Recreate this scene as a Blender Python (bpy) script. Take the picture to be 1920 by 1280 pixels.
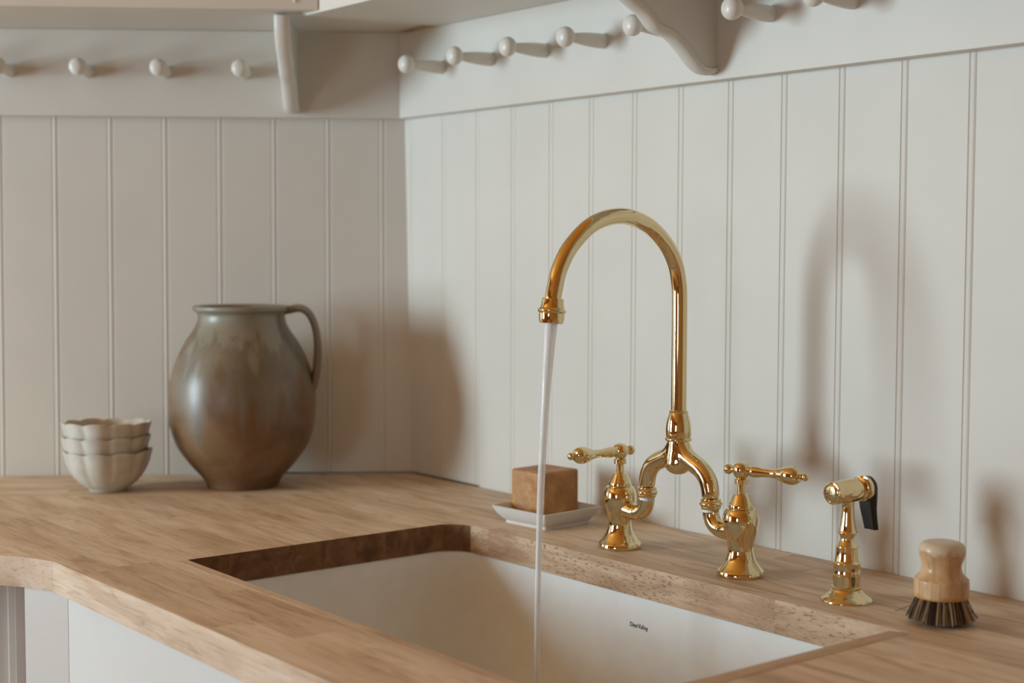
import bpy, bmesh, math, random
from mathutils import Vector, Matrix
random.seed(7)
for o in list(bpy.data.objects):
    bpy.data.objects.remove(o)
scene = bpy.context.scene
COL = scene.collection

# ------------------------------------------------------------------ frames of the two walls
# world: z = 0 is the worktop surface, the beadboard of the right wall is y = 0 and runs along +x,
# the left wall leaves the corner at about 125 degrees; it leans back very slightly
TH = 0.962795
UL = Vector((-math.cos(TH), -math.sin(TH), 0))     # along the left wall, away from the corner
NL = Vector((math.sin(TH), -math.cos(TH), 0))      # out of the left wall into the room
LEAN = 0.0275
def LW(u, v, z, lean=True):
    return UL * u + NL * (v - (LEAN * z if lean else 0)) + Vector((0, 0, z))

# ------------------------------------------------------------------ camera
cam = bpy.data.cameras.new('camera')
camo = bpy.data.objects.new('camera', cam); COL.objects.link(camo)
RX, DN, FW = Vector((.6234, .7819, .0023)), Vector((.0499, -.0369, -.9981)), Vector((-.7803, .6224, -.0620))
rot = Matrix((RX, -DN, -FW)).transposed().to_4x4()
camo.matrix_world = Matrix.Translation((2.0021, -1.3852, .37)) @ rot.to_quaternion().to_matrix().to_4x4()
cam.sensor_width = 36; cam.lens = 2759.4 / 1920 * 36
cam.clip_start = .02
cam.dof.use_dof = True; cam.dof.focus_distance = 1.70; cam.dof.aperture_fstop = 4.0
scene.camera = camo

# ------------------------------------------------------------------ world, daylight, rear fill, exposure
world = bpy.data.worlds.new('world'); scene.world = world
world.use_nodes = True
world.node_tree.nodes['Background'].inputs[0].default_value = (.75, .82, .9, 1)
world.node_tree.nodes['Background'].inputs[1].default_value = .6
def area(name, loc, look, w, h, power, color):
    l = bpy.data.lights.new(name, 'AREA'); l.shape = 'RECTANGLE'; l.size = w; l.size_y = h
    l.energy = power; l.color = color
    o = bpy.data.objects.new(name, l); COL.objects.link(o)
    o.location = loc
    o.rotation_euler = Vector(look).to_track_quat('-Z', 'Z').to_euler()
    return o
WIN_U, WIN_V, WIN_Z, WIN_W, WIN_H = 3.10, 1.02, .46, .80, 1.28
area('window_daylight', UL * (WIN_U + .10) + NL * WIN_V + Vector((0, 0, WIN_Z)), -UL, WIN_W, WIN_H, 131, (.74, .935, 1.03))
FILL_WIN = (2.6, -5.10, .45)
area('rear_fill_light', (FILL_WIN[0], FILL_WIN[1] - .06, FILL_WIN[2]), (0, 1, 0), 1.0, 1.2, 27, (.74, .935, 1.03))  # added fill from behind the camera, also reflected in the brass
scene.view_settings.view_transform = 'Standard'
scene.view_settings.look = 'None'
scene.view_settings.gamma = 1
scene.view_settings.use_curve_mapping = False
scene.view_settings.exposure = 0.0
try:
    scene.cycles.use_denoising = True
    scene.cycles.max_bounces = 12
    scene.cycles.diffuse_bounces = 6
    scene.cycles.glossy_bounces = 6
    scene.cycles.transmission_bounces = 8
    scene.cycles.caustics_reflective = False
    scene.cycles.caustics_refractive = False
    scene.cycles.sample_clamp_indirect = 4
except Exception:
    pass

# ------------------------------------------------------------------ materials
def mat(name):
    m = bpy.data.materials.new(name); m.use_nodes = True
    nt = m.node_tree; b = nt.nodes['Principled BSDF']
    return m, nt, b
def node(nt, kind, **kw):
    n = nt.nodes.new(kind)
    for k, v in kw.items():
        if k.startswith('i_'):
            n.inputs[k[2:].replace('_', ' ')].default_value = v
        else:
            setattr(n, k, v)
    return n
def ramp(nt, fac, stops):
    r = nt.nodes.new('ShaderNodeValToRGB')
    el = r.color_ramp.elements
    while len(el) < len(stops): el.new(.5)
    for e, (p, c) in zip(el, stops):
        e.position = p; e.color = (*c, 1)
    nt.links.new(fac, r.inputs[0])
    return r.outputs[0]
def mixc(nt, fac, a, b, mode='MIX'):
    n = nt.nodes.new('ShaderNodeMix'); n.data_type = 'RGBA'; n.blend_type = mode
    for s, v in ((0, fac), (6, a), (7, b)):
        if hasattr(v, 'is_linked') or hasattr(v, 'links'):
            nt.links.new(v, n.inputs[s])
        else:
            n.inputs[s].default_value = v if s == 0 else (*v, 1)
    return n.outputs[2]
def coords(nt, scale=(1, 1, 1), rotz=0, rnd=0.0):
    tc = node(nt, 'ShaderNodeTexCoord'); mp = node(nt, 'ShaderNodeMapping')
    mp.inputs['Scale'].default_value = scale
    src = tc.outputs['Object']
    if rotz:
        r = node(nt, 'ShaderNodeMapping'); r.inputs['Rotation'].default_value = (0, 0, rotz)
        nt.links.new(src, r.inputs[0]); src = r.outputs[0]
    if rnd:
        oi = node(nt, 'ShaderNodeObjectInfo')
        mu = node(nt, 'ShaderNodeMath', operation='MULTIPLY'); mu.inputs[1].default_value = rnd
        nt.links.new(oi.outputs['Random'], mu.inputs[0])
        cx = node(nt, 'ShaderNodeCombineXYZ')
        for i in range(3): nt.links.new(mu.outputs[0], cx.inputs[i])
        ad = node(nt, 'ShaderNodeVectorMath', operation='ADD')
        nt.links.new(src, ad.inputs[0]); nt.links.new(cx.outputs[0], ad.inputs[1]); src = ad.outputs[0]
    nt.links.new(src, mp.inputs[0])
    return mp.outputs[0]
def noise(nt, vec, scale, detail=4, rough=.55, dist=0):
    n = node(nt, 'ShaderNodeTexNoise')
    n.inputs['Scale'].default_value = scale; n.inputs['Detail'].default_value = detail
    n.inputs['Roughness'].default_value = rough; n.inputs['Distortion'].default_value = dist
    nt.links.new(vec, n.inputs['Vector'])
    return n.outputs[0]
def bump(nt, b, h, strength=.1, dist=.001):
    n = node(nt, 'ShaderNodeBump'); n.inputs['Strength'].default_value = strength; n.inputs['Distance'].default_value = dist
    nt.links.new(h, n.inputs['Height']); nt.links.new(n.outputs[0], b.inputs['Normal'])

def paint(name, col, rough=.45, var=.04, spec=.35):
    m, nt, b = mat(name)
    f = noise(nt, coords(nt), 6, 3)
    c2 = tuple(x * (1 - var) for x in col)
    nt.links.new(ramp(nt, f, [(.35, c2), (.65, col)]), b.inputs['Base Color'])
    b.inputs['Roughness'].default_value = rough
    b.inputs['Specular IOR Level'].default_value = spec
    bump(nt, b, noise(nt, coords(nt, (1, 1, .35)), 330, 3), .09, .0006)
    return m
M_WALL = paint('cream_wall_paint', (.66, .635, .585))
M_TRIM = paint('cream_trim_paint', (.67, .645, .595), .4)
M_SHELF = paint('cream_shelf_paint', (.70, .675, .625), .4)
M_PEG = paint('ivory_peg_paint', (.72, .69, .63), .3)
M_CAB = paint('white_cabinet_paint', (.62, .615, .60), .4)
M_ROOM = paint('tan_room_wall_paint', (.45, .225, .055), .7)
M_CEIL = paint('warm_ceiling_paint', (.74, .36, .075), .8)
M_FRAME = paint('dark_window_frame_paint', (.20, .13, .07), .4)

def wood(name, stops, rotz=0, rnd=9.0, tone=.10, speck=.0, rough=.5, sx=1.0, long=0):
    m, nt, b = mat(name)
    def sc(a, b_): return tuple(a if i == long else b_ for i in range(3))
    fine = noise(nt, coords(nt, sc(3 * sx, 60), rotz, rnd), 5, 6, .6, .3)
    broad = noise(nt, coords(nt, sc(2.2 * sx, 13), rotz, rnd), 2.2, 4, .55, .8)
    base = ramp(nt, broad, stops)
    g = ramp(nt, fine, [(.32, (.62, .54, .46)), (.47, (.96, .95, .94)), (.60, (1, 1, 1)), (.80, (1.06, 1.06, 1.06))])
    c = mixc(nt, .65, base, g, 'MULTIPLY')
    oi = node(nt, 'ShaderNodeObjectInfo')
    t = ramp(nt, oi.outputs['Random'], [(0, (1 - tone, 1 - tone * 1.25, 1 - tone * 1.5)), (.5, (1, 1, 1)), (1, (1 + tone * .35, 1 + tone * .35, 1 + tone * .35))])
    c = mixc(nt, 1.0, c, t, 'MULTIPLY')
    kn = noise(nt, coords(nt, sc(4, 17), rotz, rnd), 3.2, 4, .6, .8)
    kf = ramp(nt, kn, [(.56, (0, 0, 0)), (.72, (1, 1, 1))])
    kk = node(nt, 'ShaderNodeMath', operation='MULTIPLY'); kk.inputs[1].default_value = .45
    nt.links.new(kf, kk.inputs[0])
    c = mixc(nt, kk.outputs[0], c, (.27, .15, .075))
    if speck:
        sp = noise(nt, coords(nt, (60, 130, 200), rotz, 0), 2.0, 2, .5)
        where = noise(nt, coords(nt, (5, 5, 8), rotz, 0), 1.3, 2, .5)
        a = ramp(nt, sp, [(.55, (0, 0, 0)), (.70, (1, 1, 1))])
        w = ramp(nt, where, [(.36, (0, 0, 0)), (.52, (1, 1, 1))])
        q = node(nt, 'ShaderNodeMath', operation='MULTIPLY'); nt.links.new(a, q.inputs[0]); nt.links.new(w, q.inputs[1])
        q2 = node(nt, 'ShaderNodeMath', operation='MULTIPLY'); nt.links.new(q.outputs[0], q2.inputs[0]); q2.inputs[1].default_value = speck
        c = mixc(nt, q2.outputs[0], c, (.17, .075, .032))
    nt.links.new(c, b.inputs['Base Color'])
    b.inputs['Roughness'].default_value = rough
    b.inputs['Specular IOR Level'].default_value = .3
    bump(nt, b, fine, .15, .0005)
    return m
OAK = [(.28, (.52, .36, .23)), (.46, (.71, .545, .385)), (.66, (.82, .68, .52))]
RAW = [(.30, (.47, .33, .225)), (.48, (.60, .46, .34)), (.66, (.67, .55, .44))]
DARK_END = [(.30, (.10, .045, .018)), (.48, (.17, .080, .034)), (.66, (.24, .125, .055))]
M_STAVE = wood('oiled_beech_stave', OAK)
M_STAVE_L = wood('oiled_beech_stave_turned', OAK, rotz=-TH)
M_RAW = wood('sanded_raw_beech_edge', RAW)
M_DARK_END = wood('dark_end_grain', DARK_END, sx=12)
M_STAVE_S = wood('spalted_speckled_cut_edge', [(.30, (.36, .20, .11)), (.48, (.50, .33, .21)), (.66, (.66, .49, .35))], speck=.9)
M_STRIP_Y = wood('oiled_beech_filler', [(.3, (.50, .34, .21)), (.7, (.60, .43, .28))], rotz=math.pi / 2)
M_FLOOR = wood('brown_floorboard', [(.3, (.36, .15, .03)), (.7, (.54, .23, .05))], tone=.2)
M_BRUSHWOOD = wood('bamboo_handle', [(.3, (.50, .29, .14)), (.5, (.64, .42, .23)), (.7, (.72, .52, .32))], rnd=0, tone=0, rough=.28, long=2)
def worn(m):
    # varnish worn off the crown of the handle and soaked stains at the bottom edge, with wavy borders
    nt = m.node_tree; b = nt.nodes['Principled BSDF']; old = b.inputs['Base Color'].links[0].from_socket
    tc = node(nt, 'ShaderNodeTexCoord'); sep = node(nt, 'ShaderNodeSeparateXYZ'); nt.links.new(tc.outputs['Object'], sep.inputs[0])
    f = noise(nt, coords(nt), 95, 2)
    k = node(nt, 'ShaderNodeMath', operation='MULTIPLY_ADD'); k.inputs[1].default_value = .016; nt.links.new(f, k.inputs[0]); nt.links.new(sep.outputs[2], k.inputs[2])
    hi = ramp(nt, k.outputs[0], [(.0800, (0, 0, 0)), (.0806, (1, 1, 1))])
    rim = ramp(nt, k.outputs[0], [(.0765, (0, 0, 0)), (.0798, (1, 1, 1))])
    lo = ramp(nt, k.outputs[0], [(.0365, (1, 1, 1)), (.0385, (0, 0, 0))])
    c = mixc(nt, rim, old, (.46, .22, .075)); c = mixc(nt, lo, c, (.48, .24, .09)); c = mixc(nt, hi, c, (.62, .50, .37))
    nt.links.new(c, b.inputs['Base Color'])
worn(M_BRUSHWOOD)

def brass(name, rough=.06):
    m, nt, b = mat(name)
    f = noise(nt, coords(nt), 40, 3)
    nt.links.new(ramp(nt, f, [(.3, (.78, .635, .37)), (.7, (.81, .675, .42))]), b.inputs['Base Color'])
    b.inputs['Metallic'].default_value = 1
    b.inputs['Roughness'].default_value = rough
    return m
M_BRASS = brass('polished_brass')
M_BRASS2 = brass('spray_face_brass', .16)

def plain(name, col, rough, spec=.5, metal=0):
    m, nt, b = mat(name)
    f = noise(nt, coords(nt), 30, 3)
    nt.links.new(ramp(nt, f, [(.3, tuple(x * .95 for x in col)), (.7, col)]), b.inputs['Base Color'])
    b.inputs['Roughness'].default_value = rough; b.inputs['Specular IOR Level'].default_value = spec
    b.inputs['Metallic'].default_value = metal
    return m
M_CERAMIC = plain('white_sink_ceramic', (.86, .89, .91), .12)
M_DISH = plain('white_glazed_dish', (.70, .69, .67), .12)
M_WASHER = plain('white_plastic_washer', (.82, .82, .84), .35)
M_BLACK = plain('black_plastic', (.012, .012, .012), .38)
M_INK = plain('dark_print', (.06, .065, .06), .5)
M_GAP = plain('dark_hollow', (.02, .014, .01), .8, .1)
M_DARKHOLE = plain('drain_steel', (.5, .5, .5), .25, .5, 1)

def soapmat():
    m, nt, b = mat('brown_olive_soap')
    f = noise(nt, coords(nt), 45, 5, .6)
    c = ramp(nt, f, [(.3, (.34, .145, .035)), (.55, (.46, .22, .065)), (.75, (.56, .32, .13))])
    f2 = noise(nt, coords(nt, (1, 1, 1)), 120, 3)
    w = ramp(nt, f2, [(.66, (0, 0, 0)), (.74, (.5, .5, .5))])
    nt.links.new(mixc(nt, w, c, (.60, .47, .30)), b.inputs['Base Color'])
    b.inputs['Roughness'].default_value = .5
    b.inputs['Subsurface Weight'].default_value = .08
    b.inputs['Subsurface Radius'].default_value = (.01, .005, .002)
    bump(nt, b, f, .3, .0008)
    return m
M_SOAP = soapmat()

def jugmat():
    m, nt, b = mat('salt_glazed_stoneware')
    co = coords(nt)
    tc = node(nt, 'ShaderNodeTexCoord'); sep = node(nt, 'ShaderNodeSeparateXYZ'); nt.links.new(tc.outputs['Object'], sep.inputs[0])
    f = noise(nt, co, 11, 5, .6, .4)
    brown = ramp(nt, f, [(.28, (.085, .045, .020)), (.48, (.165, .088, .040)), (.72, (.235, .145, .075))])
    grey = ramp(nt, noise(nt, co, 16, 4), [(.3, (.135, .105, .070)), (.7, (.215, .185, .135))])
    # runs of glaze coming down from the neck: noise stretched along the height shifts the boundary
    drip = noise(nt, coords(nt, (26, 26, 2.2)), 1.0, 3, .5)
    dm = node(nt, 'ShaderNodeMath', operation='MULTIPLY_ADD'); dm.inputs[1].default_value = .34; dm.inputs[2].default_value = -.17
    nt.links.new(drip, dm.inputs[0])
    low = noise(nt, coords(nt), 5.5, 2)
    lm = node(nt, 'ShaderNodeMath', operation='MULTIPLY_ADD'); lm.inputs[1].default_value = .22; lm.inputs[2].default_value = -.11
    nt.links.new(low, lm.inputs[0])
    ad = node(nt, 'ShaderNodeMath', operation='ADD'); nt.links.new(sep.outputs[2], ad.inputs[0]); nt.links.new(dm.outputs[0], ad.inputs[1])
    ad2 = node(nt, 'ShaderNodeMath', operation='ADD'); nt.links.new(ad.outputs[0], ad2.inputs[0]); nt.links.new(lm.outputs[0], ad2.inputs[1])
    zone = ramp(nt, ad2.outputs[0], [(.135, (0, 0, 0)), (.20, (1, 1, 1))])
    c = mixc(nt, zone, brown, grey)
    z2 = ramp(nt, ad.outputs[0], [(.235, (0, 0, 0)), (.262, (.8, .8, .8))])
    c = mixc(nt, z2, c, (.27, .255, .205))
    nt.links.new(c, b.inputs['Base Color'])
    b.inputs['Roughness'].default_value = .40
    b.inputs['Specular IOR Level'].default_value = .5
    b.inputs['Coat Weight'].default_value = .12; b.inputs['Coat Roughness'].default_value = .25
    bump(nt, b, noise(nt, co, 38, 4), .25, .0012)
    return m
M_JUG = jugmat()

def bowlmat():
    m, nt, b = mat('cream_stoneware_glaze')
    f = noise(nt, coords(nt), 40, 5)
    nt.links.new(ramp(nt, f, [(.3, (.50, .47, .41)), (.7, (.62, .60, .545))]), b.inputs['Base Color'])
    b.inputs['Roughness'].default_value = .3
    return m
M_BOWL = bowlmat()

def watermat():
    m, nt, b = mat('falling_water')
    f = noise(nt, coords(nt, (1, 1, .06)), 420, 3)
    nt.links.new(ramp(nt, f, [(.3, (.80, .82, .83)), (.7, (.97, .97, .98))]), b.inputs['Base Color'])
    b.inputs['Roughness'].default_value = .08
    b.inputs['IOR'].default_value = 1.33
    b.inputs['Transmission Weight'].default_value = 0
    b.inputs['Alpha'].default_value = .62
    bump(nt, b, f, .35, .001)
    return m
M_WATER = watermat()

def bristlemat():
    m, nt, b = mat('mixed_plant_bristle')
    at = node(nt, 'ShaderNodeVertexColor'); at.layer_name = 'tone'
    nt.links.new(at.outputs[0], b.inputs['Base Color'])
    b.inputs['Roughness'].default_value = .6
    return m
M_BRISTLE = bristlemat()

# ------------------------------------------------------------------ mesh helpers
def finish(me, angle=35, smooth=True):
    me.update()
    if smooth:
        me.shade_smooth()
        me.set_sharp_from_angle(angle=math.radians(angle))
def obj(name, verts, faces, material, parent=None, angle=35, smooth=True, fix=True):
    base = parent_base(parent)
    me = bpy.data.meshes.new(name)
    me.from_pydata([tuple(Vector(v) - base) for v in verts], [], faces)
    if fix:
        bm = bmesh.new(); bm.from_mesh(me)
        bmesh.ops.remove_doubles(bm, verts=bm.verts, dist=1e-6)
        bmesh.ops.recalc_face_normals(bm, faces=bm.faces)
        bm.to_mesh(me); bm.free()
    finish(me, angle, smooth)
    me.materials.append(material)
    o = bpy.data.objects.new(name, me); COL.objects.link(o)
    if parent: o.parent = parent
    return o
BASE = {}
def parent_base(p):
    b = Vector((0, 0, 0))
    while p is not None:
        b += BASE.get(p, Vector((0, 0, 0))); p = p.parent
    return b
def thing(name, label, cat, loc=(0, 0, 0), group=None):
    o = bpy.data.objects.new(name, None); COL.objects.link(o)
    o.location = loc; BASE[o] = Vector(loc); o.empty_display_size = .02
    return tag(o, label, cat, group)
def tag(o, label, cat, group=None):
    o['label'] = label; o['category'] = cat
    if group: o['group'] = group
    return o
def struct(o, label=None):
    o['kind'] = 'structure'
    if label: o['label'] = label
    return o
def setempty(name, loc=(0, 0, 0)):
    o = bpy.data.objects.new(name, None); COL.objects.link(o); o.location = loc
    BASE[o] = Vector(loc); o['kind'] = 'structure'; o.empty_display_size = .02
    return o

def prism_geo(bottom, top):
    n = len(bottom)
    f = [tuple(range(n))[::-1], tuple(range(n, 2 * n))]
    for i in range(n):
        j = (i + 1) % n; f.append((i, j, n + j, n + i))
    return list(bottom) + list(top), f
def prism(name, poly2d, z0, z1, material, parent=None, bev=0, seg=2, fn=None):
    fn = fn or (lambda x, y, z: Vector((x, y, z)))
    v, f = prism_geo([fn(x, y, z0) for x, y in poly2d], [fn(x, y, z1) for x, y in poly2d])
    o = obj(name, v, f, material, parent)
    if bev: bevel(o, bev, seg)
    return o
def bevel(o, w, seg=2, ang=40):
    bm = bmesh.new(); bm.from_mesh(o.data)
    ed = [e for e in bm.edges if len(e.link_faces) == 2 and e.calc_face_angle(0) > math.radians(ang)]
    bmesh.ops.bevel(bm, geom=ed, offset=w, segments=seg, affect='EDGES', profile=.5, clamp_overlap=True)
    bm.to_mesh(o.data); bm.free(); finish(o.data, 50)
    wn = o.modifiers.new('even_shading', 'WEIGHTED_NORMAL'); wn.keep_sharp = True; wn.weight = 100
def box(name, c0, c1, material, parent=None, bev=0, seg=2, fn=None):
    (a, b, c), (d, e, g) = c0, c1
    return prism(name, [(a, b), (d, b), (d, e), (a, e)], c, g, material, parent, bev, seg, fn)
def smooth_profile(pts, n=6):
    # pts: list of runs; each run a list of (r, z), Catmull-Rom inside a run, sharp between runs
    out = []
    for run in pts:
        if len(run) < 3:
            out += run; continue
        P = [run[0]] + run + [run[-1]]
        for i in range(1, len(P) - 2):
            p0, p1, p2, p3 = P[i - 1:i + 3]
            for k in range(n):
                t = k / n
                q = []
                for a in range(len(p1)):
                    q.append(.5 * (2 * p1[a] + (p2[a] - p0[a]) * t + (2 * p0[a] - 5 * p1[a] + 4 * p2[a] - p3[a]) * t * t + (3 * p1[a] - p0[a] - 3 * p2[a] + p3[a]) * t ** 3))
                out.append(tuple(q))
        out.append(run[-1])
    res = [out[0]]
    for p in out[1:]:
        if math.dist(p, res[-1]) > 1e-7: res.append(p)
    return res
def frame_of(axis):
    a = Vector(axis).normalized()
    h = Vector((0, 0, 1)) if abs(a.z) < .9 else Vector((1, 0, 0))
    x = h.cross(a).normalized(); y = a.cross(x)
    return x, y, a
def lathe_geo(prof, origin, axis=(0, 0, 1), seg=40, rmod=None):
    x, y, a = frame_of(axis); o = Vector(origin)
    v, f = [], []
    for (r, s) in prof:
        for k in range(seg):
            t = 2 * math.pi * k / seg
            rr = max(r, 1e-5) * (rmod(t, s) if rmod else 1)
            v.append(o + a * s + x * (rr * math.cos(t)) + y * (rr * math.sin(t)))
    n = len(prof)
    for i in range(n - 1):
        for k in range(seg):
            k2 = (k + 1) % seg
            f.append((i * seg + k, i * seg + k2, (i + 1) * seg + k2, (i + 1) * seg + k))
    f.append(tuple(range(seg))[::-1]); f.append(tuple((n - 1) * seg + k for k in range(seg)))
    return v, f
def lathe(name, runs, origin, material, parent=None, axis=(0, 0, 1), seg=40, n=6, angle=38):
    v, f = lathe_geo(smooth_profile(runs, n), origin, axis, seg)
    return obj(name, v, f, material, parent, angle)
def catmull(pts, n=8):
    return [Vector(p) for p in smooth_profile([[tuple(p) for p in pts]], n)]
def tube_geo(path, radii, seg=24, flat=None):
    # path: list of Vector; radii per point; flat: (axis, factor) squash
    v, f = [], []
    T = []
    for i in range(len(path)):
        a = path[max(0, i - 1)]; b = path[min(len(path) - 1, i + 1)]
        T.append((b - a).normalized())
    x, y, _ = frame_of(T[0])
    for i, p in enumerate(path):
        if i:
            q = T[i - 1].rotation_difference(T[i]); x = q @ x; y = q @ y
        r = radii[i] if isinstance(radii, (list, tuple)) else radii
        for k in range(seg):
            t = 2 * math.pi * k / seg
            d = x * math.cos(t) + y * math.sin(t)
            if flat:
                ax, fac = flat; ax = Vector(ax).normalized()
                d = d + ax * (d.dot(ax) * (fac - 1))
            v.append(p + d * r)
    n = len(path)
    for i in range(n - 1):
        for k in range(seg):
            k2 = (k + 1) % seg
            f.append((i * seg + k, i * seg + k2, (i + 1) * seg + k2, (i + 1) * seg + k))
    f.append(tuple(range(seg))[::-1]); f.append(tuple((n - 1) * seg + k for k in range(seg)))
    return v, f
def merge(*geos):
    V, Fc = [], []
    for v, f in geos:
        b = len(V); V += v; Fc += [tuple(i + b for i in q) for q in f]
    return V, Fc
def rrect(x0, y0, x1, y1, r, n=8):
    # r: radius or four radii for corners (x1,y1),(x0,y1),(x0,y0),(x1,y0)
    rs = r if isinstance(r, (list, tuple)) else [r] * 4
    out = []
    for (cx, cy, a0), q in zip(((x1, y1, 0), (x0, y1, 90), (x0, y0, 180), (x1, y0, 270)), rs):
        sx = -1 if cx == x1 else 1; sy = -1 if cy == y1 else 1
        for k in range(n + 1):
            a = math.radians(a0 + 90 * k / n)
            out.append((cx + sx * q + q * math.cos(a), cy + sy * q + q * math.sin(a)))
    return out

# ================================================================== THE SETTING
H0, H1 = -.90, 1.60
RAIL_Z = .584
A_ = UL * 3.5
B_ = A_ + NL * 3.7
room = [(0, 0), (A_.x, A_.y), (B_.x, B_.y), (3.6, -5.2), (3.6, 0)]

# beadboard plank: flat face, then a bead between two grooves at its far edge
def plank_geo(fn, s0, s1, z0, z1, flip=False):
    t = .012; g = .0009
    w = s1 - s0
    bd = .0088
    if flip: prof = None
    prof = [(0, -t), (0, -g), (.0007, -.0003), (.0011, 0), (w - bd - .0004, 0), (w - bd, -.0003), (w - bd + .0008, -g), (w - bd + .0016, -.0003)]
    m = w - .0009 - (w - bd + .0016)
    for k in range(1, 5):
        prof.append((w - bd + .0016 + m * k / 5, -.0003 + .0006 * math.sin(math.pi * k / 5)))
    prof += [(w - .0009, -.0003), (w - .0001, -g), (w - .0001, -t)]
    lo = [fn(s0 + a, d, z0) for a, d in prof]; hi = [fn(s0 + a, d, z1) for a, d in prof]
    return prism_geo(lo, hi)

def wall_slab(name, p, q, material, depth=.1, z0=H0, z1=H1):
    p = Vector((*p, 0)); q = Vector((*q, 0))
    d = (q - p).normalized(); n = Vector((d.y, -d.x, 0))   # outward for our winding
    c = sum((Vector((*r, 0)) for r in room), Vector()) / len(room)
    if n.dot((p + q) / 2 - c) < 0: n = -n
    pts = [p, q, q + n * depth, p + n * depth]
    v, f = prism_geo([r + Vector((0, 0, z0)) for r in pts], [r + Vector((0, 0, z1)) for r in pts])
    return struct(obj(name, v, f, material, smooth=False))

# right wall
wr = setempty('wall_right')
slab = prism('wall_core', [(-.09, .012), (3.6, .012), (3.6, .10), (-.09, .10)], H0, H1, M_WALL, wr)
PITCH = .0882
def rfn(s, d, z): return Vector((s, -d, z))
for k in range(-5, 26):
    g = .3548 + PITCH * k + .0044
    v, f = plank_geo(rfn, max(g, -.05), g + PITCH, .0030 if k < -2 else -.045, RAIL_Z + .03)
    obj('plank', v, f, M_WALL, wr, 25)
# left wall
wl = setempty('wall_left')
v, f = prism_geo([LW(u, w, H0) for u, w in ((-.03, -.012), (3.5, -.012), (3.5, -.10), (-.03, -.10))],
                 [LW(u, w, H1) for u, w in ((-.03, -.012), (3.5, -.012), (3.5, -.10), (-.03, -.10))])
obj('wall_core', v, f, M_WALL, wl, smooth=False)
def lfn(s, d, z): return LW(s, d, z)
for k in range(-1, 16):
    g = .0494 + PITCH * k - .0044
    v, f = plank_geo(lambda s, d, z, e=g + PITCH + g: LW(e - s, d, z), max(g, -.012) if k >= 0 else g, g + PITCH, .0030 if k < 2 else -.045, RAIL_Z + .03)
    obj('plank', v, f, M_WALL, wl, 25)

# window wall (left, out of view), rear walls
def win_wall(name, P, along, out, length, wc, wz, ww, wh, material):
    # wall with an opening built of four slabs under one empty
    e = setempty(name)
    def q(s, d, z): return P + along * s + out * d + Vector((0, 0, z))
    for (s0, s1, z0, z1) in ((0, wc - ww / 2, H0, H1), (wc + ww / 2, length, H0, H1),
                             (wc - ww / 2, wc + ww / 2, H0, wz - wh / 2), (wc - ww / 2, wc + ww / 2, wz + wh / 2, H1)):
        v, f = prism_geo([q(a, b, z0) for a, b in ((s0, 0), (s1, 0), (s1, .1), (s0, .1))], [q(a, b, z1) for a, b in ((s0, 0), (s1, 0), (s1, .1), (s0, .1))])
        obj('wall_panel', v, f, material, e, smooth=False)
    return q
q1 = win_wall('wall_window', UL * WIN_U, NL, UL, 3.8, WIN_V, WIN_Z, WIN_W, WIN_H, M_ROOM)
def window(name, q, wc, wz, ww, wh, nx, nz):
    e = setempty(name)
    def bar(nm, s0, s1, z0, z1, d0=.02, d1=.06):
        v, f = prism_geo([q(a, b, z0) for a, b in ((s0, d0), (s1, d0), (s1, d1), (s0, d1))], [q(a, b, z1) for a, b in ((s0, d0), (s1, d0), (s1, d1), (s0, d1))])
        return obj(nm, v, f, M_FRAME, e, smooth=False)
    L, Rr, Bt, T = wc - ww / 2, wc + ww / 2, wz - wh / 2, wz + wh / 2
    bar('frame_rail', L, Rr, Bt, Bt + .04); bar('frame_rail', L, Rr, T - .04, T)
    bar('frame_stile', L, L + .04, Bt, T); bar('frame_stile', Rr - .04, Rr, Bt, T)
    for i in range(1, nx): bar('muntin', L + ww * i / nx - .01, L + ww * i / nx + .01, Bt, T, .03, .05)
    for i in range(1, nz): bar('muntin', L, Rr, Bt + wh * i / nz - .01, Bt + wh * i / nz + .01, .03, .05)
window('window_1', q1, WIN_V, WIN_Z, WIN_W, WIN_H, 2, 3)
Bp = UL * WIN_U + NL * 3.8
q2 = win_wall('wall_rear', Vector((Bp.x - .3, FILL_WIN[1], 0)), Vector((1, 0, 0)), Vector((0, -1, 0)), 3.6 - Bp.x + .4, FILL_WIN[0] - Bp.x + .3, FILL_WIN[2], 1.0, 1.2, M_ROOM)
window('added_rear_window', q2, FILL_WIN[0] - Bp.x + .3, FILL_WIN[2], 1.0, 1.2, 2, 3)  # assumed window, added around the rear fill light
dr = setempty('added_dark_door')  # unseen door, added to give the brass dark reflections
box('added_door_panel', (.35, FILL_WIN[1] + .003, H0), (1.20, FILL_WIN[1] + .045, 1.15), M_FRAME, dr, .002)
box('added_door_frame', (.25, FILL_WIN[1] + .001, H0), (.345, FILL_WIN[1] + .06, 1.25), M_FRAME, dr, .002)
box('added_door_frame', (1.205, FILL_WIN[1] + .001, H0), (1.30, FILL_WIN[1] + .06, 1.25), M_FRAME, dr, .002)
struct(prism('wall_side', [(3.6, -5.2), (3.7, -5.2), (3.7, .1), (3.6, .1)], H0, H1, M_ROOM))
big = [(-3.4, .3), (3.8, .3), (3.8, -5.8), (-3.4, -5.8)]
struct(prism('floor', big, H0 - .1, H0, M_FLOOR))
struct(prism('ceiling', big, H1, H1 + .1, M_CEIL))

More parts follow.
